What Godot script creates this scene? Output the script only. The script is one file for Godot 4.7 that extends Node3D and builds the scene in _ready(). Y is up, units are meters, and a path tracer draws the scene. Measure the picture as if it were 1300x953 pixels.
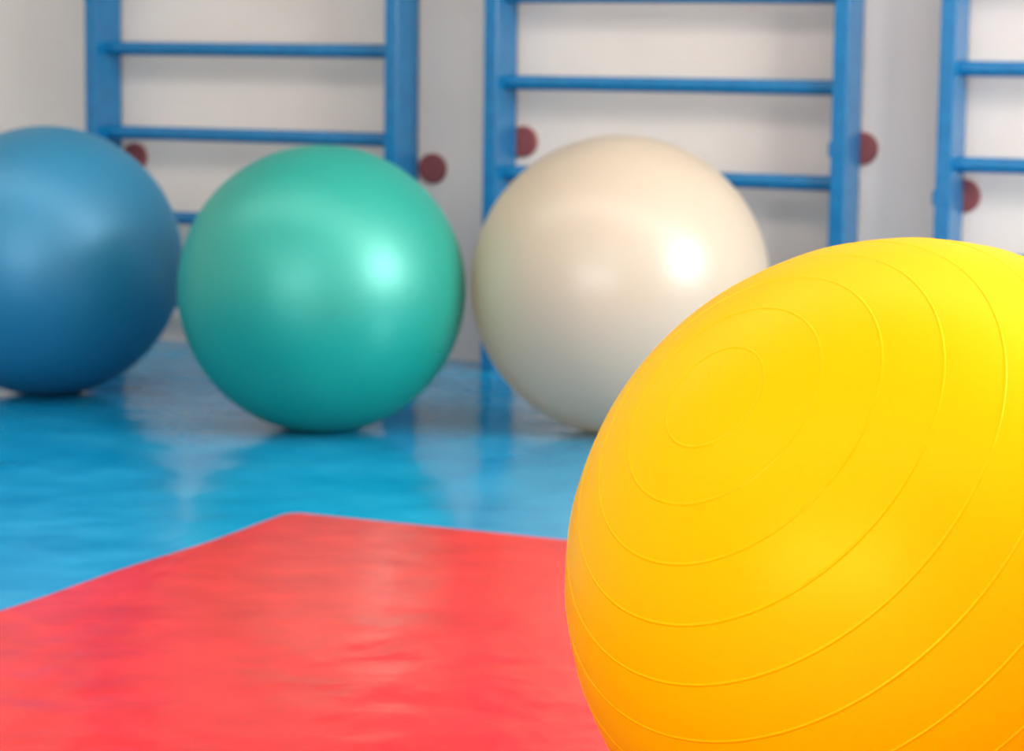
extends Node3D

# The back wall is the plane z = 0 and faces +z; the camera stands at x = 0 and looks a little to the left.

const CAM_POS := Vector3(0.0, 0.8179, 6.0636)
const CAM_YAW := 24.7684
const CAM_PITCH := -7.2481
const CAM_ROLL := -0.7604
const FOCAL_PX := 3117.65
const FRAME_H := 953.0

const ROOM_LEFT := -5.6
const ROOM_RIGHT := 1.7
const ROOM_FRONT := 8.6
const ROOM_TOP := 3.1
const SHELL := 0.2

var mats := {}


func _ready() -> void:
	make_camera()
	make_sky()
	make_daylight()
	make_materials()
	make_room()
	make_ceiling_lights()
	make_mat()
	make_wall_bars()
	make_balls()


# ---------------------------------------------------------------- camera and light

func make_camera() -> void:
	var cam := Camera3D.new()
	cam.name = "camera"
	add_child(cam)
	cam.position = CAM_POS
	cam.rotation_order = EULER_ORDER_YXZ
	cam.rotation_degrees = Vector3(CAM_PITCH, CAM_YAW, -CAM_ROLL)
	var half := FRAME_H / 2.0 / FOCAL_PX
	var lens := CameraAttributesPhysical.new()
	lens.frustum_focal_length = 12.0 / half
	lens.frustum_focus_distance = 2.12
	lens.exposure_aperture = 8.0
	lens.frustum_near = 0.05
	lens.frustum_far = 100.0
	cam.attributes = lens
	cam.fov = rad_to_deg(2.0 * atan(half))
	cam.current = true


func make_sky() -> void:
	var sky_mat := ProceduralSkyMaterial.new()
	sky_mat.sky_top_color = Color(0.80, 0.87, 0.96)
	sky_mat.sky_horizon_color = Color(0.93, 0.95, 0.97)
	sky_mat.ground_bottom_color = Color(0.45, 0.44, 0.40)
	sky_mat.ground_horizon_color = Color(0.70, 0.70, 0.68)
	sky_mat.sky_energy_multiplier = 2.0
	sky_mat.ground_energy_multiplier = 1.0
	var sky := Sky.new()
	sky.sky_material = sky_mat
	var env := Environment.new()
	env.background_mode = Environment.BG_SKY
	env.sky = sky
	env.tonemap_mode = Environment.TONE_MAPPER_LINEAR
	env.tonemap_exposure = 1.32
	env.sdfgi_enabled = true
	env.ssao_enabled = true
	env.ssil_enabled = true
	var world := WorldEnvironment.new()
	world.name = "world_environment"
	world.environment = env
	add_child(world)


# Windows: spans along the walls, bottom and top. The side wall one runs along z, the front wall ones along x.
const SIDE_WINDOWS := [[1.3, 3.0]]
const SIDE_BOTTOM := 0.95
const SIDE_TOP := 2.75
const FRONT_WINDOWS := [[-3.0, -1.6], [-1.1, 0.3]]
const FRONT_BOTTOM := 1.0
const FRONT_TOP := 2.4


func make_daylight() -> void:
	for w in SIDE_WINDOWS:
		daylight(Vector3(ROOM_RIGHT + 0.02, (SIDE_BOTTOM + SIDE_TOP) / 2.0, (w[0] + w[1]) / 2.0), 90.0, Vector2(w[1] - w[0] - 0.08, SIDE_TOP - SIDE_BOTTOM - 0.08), 13.5)
	for w in FRONT_WINDOWS:
		daylight(Vector3((w[0] + w[1]) / 2.0, (FRONT_BOTTOM + FRONT_TOP) / 2.0, ROOM_FRONT + 0.02), 0.0, Vector2(w[1] - w[0] - 0.08, FRONT_TOP - FRONT_BOTTOM - 0.08), 3.6)


func daylight(at: Vector3, turn: float, size: Vector2, energy: float) -> void:
	var l := AreaLight3D.new()
	l.name = "window_daylight"
	l.area_size = size
	l.light_energy = energy
	l.light_color = Color(1.0, 0.985, 0.96)
	l.shadow_enabled = true
	l.set("area_range", 20.0)
	add_child(l, true)
	l.position = at
	l.rotation_degrees = Vector3(0, turn, 0)


# ---------------------------------------------------------------- materials

func noise_tex(freq: float, seed_value: int, lo: Color, hi: Color, octaves := 4, size := 512) -> NoiseTexture2D:
	var n := FastNoiseLite.new()
	n.noise_type = FastNoiseLite.TYPE_SIMPLEX_SMOOTH
	n.seed = seed_value
	n.frequency = freq
	n.fractal_octaves = octaves
	var g := Gradient.new()
	g.set_color(0, lo)
	g.set_color(1, hi)
	var t := NoiseTexture2D.new()
	t.width = size
	t.height = size
	t.seamless = true
	t.noise = n
	t.color_ramp = g
	return t


func height_tex(freq: float, seed_value: int, octaves := 3, size := 512) -> NoiseTexture2D:
	return noise_tex(freq, seed_value, Color.BLACK, Color.WHITE, octaves, size)


func plain(color: Color, rough: float, metal := 0.0, spec := 0.5) -> StandardMaterial3D:
	var m := StandardMaterial3D.new()
	m.albedo_color = color
	m.roughness = rough
	m.metallic = metal
	m.metallic_specular = spec
	return m


func make_materials() -> void:
	# painted plaster
	var wall := plain(Color.WHITE, 0.9)
	wall.albedo_texture = noise_tex(0.006, 3, Color(0.835, 0.79, 0.755), Color(0.865, 0.825, 0.79))
	wall.uv1_triplanar = true
	wall.uv1_world_triplanar = true
	wall.uv1_scale = Vector3(0.5, 0.5, 0.5)
	mats.wall = wall
	mats.ceiling = plain(Color(0.86, 0.85, 0.83), 0.95)
	# blue sheet vinyl
	var fl := plain(Color.WHITE, 0.16)
	fl.albedo_texture = noise_tex(0.008, 11, Color(0.02, 0.52, 0.71), Color(0.16, 0.63, 0.81), 5)
	fl.uv1_triplanar = true
	fl.uv1_world_triplanar = true
	fl.uv1_scale = Vector3(0.7, 0.7, 0.7)
	fl.heightmap_enabled = true
	fl.heightmap_texture = height_tex(0.012, 21, 3)
	fl.heightmap_scale = 0.25
	mats.floor = fl
	# red vinyl
	var red := plain(Color.WHITE, 0.2, 0.0, 0.4)
	red.albedo_texture = noise_tex(0.01, 31, Color(0.80, 0.07, 0.07), Color(0.90, 0.12, 0.11), 4)
	red.uv1_triplanar = true
	red.uv1_world_triplanar = true
	red.uv1_scale = Vector3(1.0, 1.0, 1.0)
	red.heightmap_enabled = true
	red.heightmap_texture = height_tex(0.012, 41, 3)
	red.heightmap_scale = 0.25
	mats.red = red
	# painted timber
	var paint := plain(Color.WHITE, 0.24)
	paint.albedo_texture = noise_tex(0.02, 51, Color(0.03, 0.40, 0.60), Color(0.06, 0.45, 0.65), 4)
	paint.uv1_triplanar = true
	paint.uv1_scale = Vector3(1.5, 1.5, 1.5)
	mats.paint = paint
	mats.brown = plain(Color(0.50, 0.24, 0.24), 0.5)
	mats.steel = plain(Color(0.62, 0.62, 0.62), 0.4, 1.0)
	mats.yellow = plain(Color(1.0, 0.755, 0.0), 0.38, 0.06, 0.16)
	mats.yellow.backlight_enabled = true
	mats.yellow.backlight = Color(0.3, 0.2, 0.0)
	mats.green = plain(Color(0.02, 0.61, 0.54), 0.44, 0.22, 0.9)
	mats.blue = plain(Color(0.11, 0.49, 0.64), 0.46, 0.25, 0.9)
	mats.white = plain(Color(0.82, 0.765, 0.685), 0.34, 0.0, 0.8)
	mats.white.backlight_enabled = true
	mats.white.backlight = Color(0.8, 0.72, 0.60)
	mats.frame = plain(Color(0.88, 0.88, 0.86), 0.45)
	var glass := plain(Color(1, 1, 1, 0.06), 0.02)
	glass.transparency = BaseMaterial3D.TRANSPARENCY_ALPHA
	mats.glass = glass
	var lamp := plain(Color(0.95, 0.95, 0.93), 0.5)
	lamp.emission_enabled = true
	lamp.emission = Color(1.0, 0.97, 0.93)
	lamp.emission_energy_multiplier = 1.0
	mats.lamp = lamp


# ---------------------------------------------------------------- shape helpers

func quad(st: SurfaceTool, a: Vector3, b: Vector3, c: Vector3, d: Vector3) -> void:
	# a b c d run clockwise seen from the front
	for v in [a, b, c, a, c, d]:
		st.add_vertex(v)


# A bar along local y from y0 to y1 whose section is a rectangle (x by z) with cut corners.
func chamfered_bar(x0: float, x1: float, y0: float, y1: float, z0: float, z1: float, c: float) -> ArrayMesh:
	var st := SurfaceTool.new()
	st.begin(Mesh.PRIMITIVE_TRIANGLES)
	st.set_smooth_group(-1)
	var ring := func(inset: float, y: float) -> Array:
		var a := x0 + inset
		var b := x1 - inset
		var e := z0 + inset
		var f := z1 - inset
		return [Vector3(a + c, y, f), Vector3(b - c, y, f), Vector3(b, y, f - c), Vector3(b, y, e + c), Vector3(b - c, y, e), Vector3(a + c, y, e), Vector3(a, y, e + c), Vector3(a, y, f - c)]
	var rings := [ring.call(c * 0.5, y0), ring.call(0.0, y0 + c * 0.5), ring.call(0.0, y1 - c * 0.5), ring.call(c * 0.5, y1)]
	for k in 3:
		for i in 8:
			var j := (i + 1) % 8
			quad(st, rings[k][i], rings[k + 1][i], rings[k + 1][j], rings[k][j])
	for i in range(1, 7):
		for v in [rings[3][0], rings[3][i + 1], rings[3][i]]:
			st.add_vertex(v)
		for v in [rings[0][0], rings[0][i], rings[0][i + 1]]:
			st.add_vertex(v)
	st.generate_normals()
	return st.commit()


# A profile of (radius, y) turned about y; sharp corners come from repeated points.
func lathe(profile: Array, segments: int) -> ArrayMesh:
	var st := SurfaceTool.new()
	st.begin(Mesh.PRIMITIVE_TRIANGLES)
	for k in profile.size() - 1:
		var p: Vector2 = profile[k]
		var q: Vector2 = profile[k + 1]
		if p.is_equal_approx(q):
			continue
		st.set_smooth_group(k if profile.size() < 12 else 0)
		for i in segments:
			var a := TAU * i / segments
			var b := TAU * ((i + 1) % segments) / segments
			var da := Vector3(cos(a), 0, sin(a))
			var db := Vector3(cos(b), 0, sin(b))
			var v0 := da * p.x + Vector3.UP * p.y
			var v1 := db * p.x + Vector3.UP * p.y
			var v2 := db * q.x + Vector3.UP * q.y
			var v3 := da * q.x + Vector3.UP * q.y
			if p.x > 1e-6:
				for v in [v0, v2, v1]:
					st.add_vertex(v)
			if q.x > 1e-6:
				for v in [v0, v3, v2]:
					st.add_vertex(v)
	st.generate_normals()
	return st.commit()


func part(called: String, mesh: Mesh, m: Material, parent: Node3D, at := Vector3.ZERO, turn := Basis.IDENTITY) -> MeshInstance3D:
	var o := MeshInstance3D.new()
	o.name = called
	o.mesh = mesh
	o.material_override = m
	o.transform = Transform3D(turn, at)
	o.cast_shadow = GeometryInstance3D.SHADOW_CASTING_SETTING_ON
	parent.add_child(o, true)
	return o


func tag(o: Node3D, label: String, category: String, group := "") -> void:
	o.set_meta("label", label)
	o.set_meta("category", category)
	if group:
		o.set_meta("group", group)


func structure(o: Node3D, label: String, category: String) -> void:
	o.set_meta("kind", "structure")
	o.set_meta("label", label)
	o.set_meta("category", category)


func thing(called: String, at: Vector3) -> Node3D:
	var o := Node3D.new()
	o.name = called
	add_child(o, true)
	o.position = at
	return o


func box(called: String, lo: Vector3, hi: Vector3, m: Material, parent: Node3D = self) -> MeshInstance3D:
	var b := BoxMesh.new()
	b.size = hi - lo
	return part(called, b, m, parent, (lo + hi) / 2.0)


# ---------------------------------------------------------------- the room

func make_room() -> void:
	var l := ROOM_LEFT
	var r := ROOM_RIGHT
	var f := ROOM_FRONT
	var t := ROOM_TOP
	var s := SHELL
	structure(box("floor", Vector3(l - s, -0.12, -s), Vector3(r + s, 0, f + s), mats.floor), "glossy blue vinyl gym floor reflecting balls and wall", "floor")
	structure(box("ceiling", Vector3(l - s, t, -s), Vector3(r + s, t + s, f + s), mats.ceiling), "white ceiling above the gym", "ceiling")
	structure(box("wall_back", Vector3(l - s, 0, -s), Vector3(r + s, t, 0), mats.wall), "warm white plaster wall behind the blue wall bars", "wall")
	structure(box("wall_left", Vector3(l - s, 0, 0), Vector3(l, t, f), mats.wall), "warm white plaster wall beyond the blue ball", "wall")
	wall_with_openings("wall_right", SIDE_WINDOWS, SIDE_BOTTOM, SIDE_TOP, true, "warm white plaster wall with a tall window")
	wall_with_openings("wall_front", FRONT_WINDOWS, FRONT_BOTTOM, FRONT_TOP, false, "warm white plaster wall opposite the wall bars")
	var n := 1
	for w in SIDE_WINDOWS:
		window(n, true, w, SIDE_BOTTOM, SIDE_TOP)
		n += 1
	for w in FRONT_WINDOWS:
		window(n, false, w, FRONT_BOTTOM, FRONT_TOP)
		n += 1


# u runs along the wall (z for the right wall, x for the front wall)
func span_box(called: String, along_z: bool, u0: float, u1: float, y0: float, y1: float, d0: float, d1: float, m: Material, parent: Node3D) -> void:
	if along_z:
		box(called, Vector3(ROOM_RIGHT + d0, y0, u0), Vector3(ROOM_RIGHT + d1, y1, u1), m, parent)
	else:
		box(called, Vector3(u0, y0, ROOM_FRONT + d0), Vector3(u1, y1, ROOM_FRONT + d1), m, parent)


func wall_with_openings(called: String, openings: Array, y0: float, y1: float, along_z: bool, label: String) -> void:
	var o := thing(called, Vector3.ZERO)
	structure(o, label, "wall")
	var a := 0.0 if along_z else ROOM_LEFT - SHELL
	var b := ROOM_FRONT if along_z else ROOM_RIGHT + SHELL
	span_box("wall_section", along_z, a, b, 0.0, y0, 0.0, SHELL, mats.wall, o)
	span_box("wall_section", along_z, a, b, y1, ROOM_TOP, 0.0, SHELL, mats.wall, o)
	var u := a
	for w in openings:
		span_box("wall_section", along_z, u, w[0], y0, y1, 0.0, SHELL, mats.wall, o)
		u = w[1]
	span_box("wall_section", along_z, u, b, y0, y1, 0.0, SHELL, mats.wall, o)


func window(n: int, along_z: bool, w: Array, y0: float, y1: float) -> void:
	var o := thing("window_%d" % n, Vector3.ZERO)
	structure(o, "white framed window letting daylight into the gym", "window")
	var u0: float = w[0]
	var u1: float = w[1]
	var mid := (u0 + u1) / 2.0
	var t := 0.05
	span_box("window_frame", along_z, u0, u0 + t, y0, y1, 0.06, 0.12, mats.frame, o)
	span_box("window_frame", along_z, u1 - t, u1, y0, y1, 0.06, 0.12, mats.frame, o)
	span_box("window_frame", along_z, u0 + t, u1 - t, y0, y0 + t, 0.06, 0.12, mats.frame, o)
	span_box("window_frame", along_z, u0 + t, u1 - t, y1 - t, y1, 0.06, 0.12, mats.frame, o)
	span_box("mullion", along_z, mid - t / 2, mid + t / 2, y0 + t, y1 - t, 0.06, 0.12, mats.frame, o)
	span_box("window_sill", along_z, u0 - 0.04, u1 + 0.04, y0 - 0.03, y0, -0.08, 0.06, mats.frame, o)
	span_box("pane", along_z, u0 + t, mid - t / 2, y0 + t, y1 - t, 0.088, 0.092, mats.glass, o)
	span_box("pane", along_z, mid + t / 2, u1 - t, y0 + t, y1 - t, 0.088, 0.092, mats.glass, o)


# ---------------------------------------------------------------- ceiling lights

const LAMP_SIZE := Vector2(1.75, 0.8)
const LAMP_ROWS := [2.5, 5.8]
const LAMP_SPOTS := [-4.6, -2.7, -0.8, 1.0]
const LAMP_ENERGY := 0.8


func make_ceiling_lights() -> void:
	var housing := chamfered_bar(-LAMP_SIZE.x / 2 - 0.03, LAMP_SIZE.x / 2 + 0.03, -0.07, 0, -LAMP_SIZE.y / 2 - 0.03, LAMP_SIZE.y / 2 + 0.03, 0.012)
	var diffuser := chamfered_bar(-LAMP_SIZE.x / 2, LAMP_SIZE.x / 2, -0.08, -0.068, -LAMP_SIZE.y / 2, LAMP_SIZE.y / 2, 0.005)
	for z in LAMP_ROWS:
		for x in LAMP_SPOTS:
			var o := thing("ceiling_light", Vector3(x, ROOM_TOP, z))
			tag(o, "wide flat white ceiling light running parallel to the wall bars", "ceiling light", "long ceiling lights above the gym")
			part("housing", housing, mats.frame, o)
			part("diffuser", diffuser, mats.lamp, o)
			var l := AreaLight3D.new()
			l.name = "lamp_glow"
			l.area_size = LAMP_SIZE
			l.light_energy = LAMP_ENERGY
			l.light_color = Color(1.0, 0.97, 0.93)
			l.shadow_enabled = true
			o.add_child(l, true)
			l.position = Vector3(0, -0.085, 0)
			l.rotation_degrees = Vector3(-90, 0, 0)


# ---------------------------------------------------------------- red mat

const MAT_CORNER := Vector3(-2.198, 0, 2.252)
const MAT_SIZE := Vector2(2.9, 2.4)
const MAT_THICK := 0.006


# A sheet that lies almost flat: its top swells by a millimetre or two and its left edge is a little wavy.
func make_mat() -> void:
	var nx := 130
	var nz := 110
	var round_by := 0.03
	var swell := FastNoiseLite.new()
	swell.seed = 77
	swell.frequency = 1.6
	swell.fractal_octaves = 2
	var verts := PackedVector3Array()
	var index := PackedInt32Array()
	for layer in 2:
		for j in nz + 1:
			for i in nx + 1:
				var u := 0.5 - 0.5 * cos(PI * i / nx)
				var v := 0.5 - 0.5 * cos(PI * j / nz)
				var x := u * MAT_SIZE.x
				var z := v * MAT_SIZE.y
				# rounded corners: draw the ends of each row in
				var from_end := minf(z, MAT_SIZE.y - z)
				var pull := 0.0
				if from_end < round_by:
					pull = round_by - sqrt(maxf(0.0, round_by * round_by - (round_by - from_end) * (round_by - from_end)))
				x = lerpf(pull, MAT_SIZE.x - pull, u)
				x += (1.0 - u) * (0.006 * sin(z * 9.0) + 0.022 * smoothstep(0.05, 0.45, z))
				var y := 0.0
				if layer == 0:
					var edge := clampf(minf(minf(x, MAT_SIZE.x - x), from_end) / 0.25, 0.0, 1.0)
					y = MAT_THICK - edge * 0.003 * (0.5 + 0.5 * swell.get_noise_2d(x * 1.2, z * 2.4))
				verts.append(Vector3(x, y, z))
	var row := nx + 1
	var under := row * (nz + 1)
	for j in nz:
		for i in nx:
			var p := j * row + i
			index.append_array([p, p + 1, p + row, p + 1, p + row + 1, p + row])
			index.append_array([under + p, under + p + row, under + p + 1, under + p + 1, under + p + row, under + p + row + 1])
	# the rim has vertices of its own, so that the top stays flat up to its edge
	var loop: Array[int] = []
	for i in nx:
		loop.append(i)
	for j in nz:
		loop.append(j * row + nx)
	for i in nx:
		loop.append(nz * row + nx - i)
	for j in nz:
		loop.append((nz - j) * row)
	var first := verts.size()
	for k in loop:
		verts.append(verts[k])
		verts.append(verts[under + k])
	for k in loop.size():
		var a := first + 2 * k
		var b := first + 2 * ((k + 1) % loop.size())
		index.append_array([a, a + 1, b, b, a + 1, b + 1])
	var normals := PackedVector3Array()
	normals.resize(verts.size())
	for k in range(0, index.size(), 3):
		var n := (verts[index[k + 2]] - verts[index[k]]).cross(verts[index[k + 1]] - verts[index[k]])
		for c in 3:
			normals[index[k + c]] += n
	for k in normals.size():
		normals[k] = normals[k].normalized()
	var arrays := []
	arrays.resize(Mesh.ARRAY_MAX)
	arrays[Mesh.ARRAY_VERTEX] = verts
	arrays[Mesh.ARRAY_NORMAL] = normals
	arrays[Mesh.ARRAY_INDEX] = index
	var sheet := ArrayMesh.new()
	sheet.add_surface_from_arrays(Mesh.PRIMITIVE_TRIANGLES, arrays)
	var o := part("exercise_mat", sheet, mats.red, self, MAT_CORNER)
	tag(o, "flat red vinyl exercise mat lying on the blue floor", "mat")


# ---------------------------------------------------------------- wall bars

const POST_W := 0.038
const POST_FRONT := 0.142
const POST_BACK := 0.012
const RUNG_R := 0.0192


func make_wall_bars() -> void:
	# left post x, right post x, height of the lowest rung, discs: centre x, y per post, strapped
	var sets := [
		[-4.0936, -3.1243, 0.125, [[-4.017, 0.531], [-3.045, 0.527]], false, "blue wall bars behind the blue and green balls", 0.24, 0.24],
		[-2.8270, -1.8645, 0.286, [[-2.772, 0.608], [-1.825, 0.614]], true, "blue wall bars behind the pearl white ball", 0.2404, 0.229],
		[-1.5948, -0.6300, 0.1135, [[-1.557, 0.503], [-0.595, 0.503]], true, "blue wall bars behind the yellow ball", 0.2352, 0.2352],
	]
	var post_mesh := chamfered_bar(0, POST_W, 0, 2.45, POST_BACK, POST_FRONT, 0.0015)
	var disc_mesh := lathe([Vector2(0, 0.012), Vector2(0.034, 0.012), Vector2(0.040, 0.0105), Vector2(0.042, 0.007), Vector2(0.042, 0), Vector2(0, 0)], 40)
	var screw_mesh := lathe([Vector2(0, 0.004), Vector2(0.005, 0.0035), Vector2(0.008, 0.001), Vector2(0.008, 0)], 16)
	var to_front := Basis(Vector3.RIGHT, PI / 2)
	var to_side := Basis(Vector3.BACK, -PI / 2)
	for s in sets:
		var x0: float = s[0]
		var x1: float = s[1]
		var o := thing("wall_bars", Vector3(x0, 0, 0))
		tag(o, s[5], "wall bars", "blue wall bars along the plaster wall")
		part("post", post_mesh, mats.paint, o)
		part("post", post_mesh, mats.paint, o, Vector3(x1 - x0, 0, 0))
		var length := x1 - x0 - POST_W + 0.02
		var rung_mesh := lathe([Vector2(0, length / 2), Vector2(RUNG_R, length / 2), Vector2(RUNG_R, -length / 2), Vector2(0, -length / 2)], 24)
		var y: float = s[2]
		while y < 2.35:
			part("rung", rung_mesh, mats.paint, o, Vector3((x1 - x0 + POST_W) / 2, y, (POST_FRONT + POST_BACK) / 2), to_side)
			y += s[6] if y < 0.7 else s[7]
		for k in 2:
			var d: Array = s[3][k]
			var disc := part("wall_plate", disc_mesh, mats.brown, o, Vector3(d[0] - x0, d[1], 0), to_front)
			disc.set_meta("label", "round dark brown wall plate")
			part("screw", screw_mesh, mats.brown, disc, Vector3(0, 0.0115, 0))
			if s[4] and (k == 1 or x0 > -2):
				var px: float = 0.0 if k == 0 else x1 - x0
				part("strap", chamfered_bar(px - 0.006, px + POST_W + 0.003, d[1] - 0.018, d[1] + 0.018, POST_FRONT - 0.03, POST_FRONT + 0.003, 0.003), mats.paint, o)


# ---------------------------------------------------------------- balls

# Flattens the lowest few millimetres of a ball where it bears on the floor.
func sag(v: Vector3, r: float, depth: float) -> Vector3:
	var low := -r + depth
	var k := depth * 1.5
	var d := v.y - low
	if d < k:
		v.y = low + (0.0 if d < -k else (d + k) * (d + k) / (4.0 * k))
	return v


func ball_mesh(r: float, depth: float, rings := 90, segments := 144) -> ArrayMesh:
	var verts := PackedVector3Array()
	var normals := PackedVector3Array()
	var index := PackedInt32Array()
	for i in rings + 1:
		var a := PI * i / rings
		for j in segments + 1:
			var b := TAU * j / segments
			var n := Vector3(sin(a) * cos(b), cos(a), sin(a) * sin(b))
			verts.append(sag(n * r, r, depth))
			normals.append(n)
	for i in rings:
		for j in segments:
			var p := i * (segments + 1) + j
			var q := p + segments + 1
			index.append_array([p, q, p + 1, p + 1, q, q + 1])
	var arrays := []
	arrays.resize(Mesh.ARRAY_MAX)
	arrays[Mesh.ARRAY_VERTEX] = verts
	arrays[Mesh.ARRAY_NORMAL] = normals
	arrays[Mesh.ARRAY_INDEX] = index
	var m := ArrayMesh.new()
	m.add_surface_from_arrays(Mesh.PRIMITIVE_TRIANGLES, arrays)
	return m


# A low moulded ridge that runs round the ball at one angle from its axis.
func ridge_mesh(r: float, depth: float, turn: Basis, angle: float, width: float, height: float) -> ArrayMesh:
	var verts := PackedVector3Array()
	var normals := PackedVector3Array()
	var index := PackedInt32Array()
	var steps := 10
	var segments := 240
	for i in steps + 1:
		var s := -1.0 + 2.0 * i / steps
		var a := angle + s * width / 2.0 / r
		var h := height * (0.5 + 0.5 * cos(PI * s)) - 0.00006
		var slope := -height * 0.5 * PI * sin(PI * s) / (width / 2.0)
		for j in segments + 1:
			var b := TAU * j / segments
			var n := Vector3(sin(a) * cos(b), cos(a), sin(a) * sin(b))
			var t := Vector3(cos(a) * cos(b), -sin(a), cos(a) * sin(b))
			verts.append(sag(turn * (n * (r + h)), r, depth))
			normals.append((turn * (n - t * slope)).normalized())
	for i in steps:
		for j in segments:
			var p := i * (segments + 1) + j
			var q := p + segments + 1
			index.append_array([p, q, p + 1, p + 1, q, q + 1])
	var arrays := []
	arrays.resize(Mesh.ARRAY_MAX)
	arrays[Mesh.ARRAY_VERTEX] = verts
	arrays[Mesh.ARRAY_NORMAL] = normals
	arrays[Mesh.ARRAY_INDEX] = index
	var m := ArrayMesh.new()
	m.add_surface_from_arrays(Mesh.PRIMITIVE_TRIANGLES, arrays)
	return m


func make_balls() -> void:
	var group := "large exercise balls on the gym floor"
	var plain_balls := [
		[Vector3(-3.5395, 0, 1.1093), 0.329, mats.blue, "metallic blue exercise ball beside the green ball"],
		[Vector3(-2.665, 0, 1.3015), 0.3195, mats.green, "shiny green exercise ball between the blue and white balls"],
		[Vector3(-2.078, 0, 0.99), 0.334, mats.white, "pearl white exercise ball beside the green ball"],
	]
	for b in plain_balls:
		var r: float = b[1]
		var depth := 0.006
		var o := part("exercise_ball", ball_mesh(r, depth), b[2], self, b[0] + Vector3(0, r - depth, 0))
		tag(o, b[3], "exercise ball", group)
	# The ridged yellow ball on the red mat; its axis points up and to the left of the camera.
	var r := 0.330
	var depth := 0.008
	var at := Vector3(-0.6254, MAT_THICK + r - depth, 3.792)
	var view := (CAM_POS - at).normalized()
	var side := Vector3.UP.cross(view).normalized()
	var up := view.cross(side)
	var axis := (side * -0.537 + up * 0.476 + view * 0.6966).normalized()
	var x_axis := axis.cross(Vector3.UP).normalized()
	var turn := Basis(x_axis, axis, x_axis.cross(axis))
	var o := thing("exercise_ball", at)
	tag(o, "yellow exercise ball with raised rings standing on the red mat", "exercise ball", group)
	part("body", ball_mesh(r, depth, 120, 192), mats.yellow, o)
	for k in range(1, 20):
		var angle := 9.2 * k if k < 10 else 180.0 - 9.2 * (k - 10)
		if k == 10:
			continue
		part("ridge", ridge_mesh(r, depth, turn, deg_to_rad(angle), 0.0042, 0.0006), mats.yellow, o)
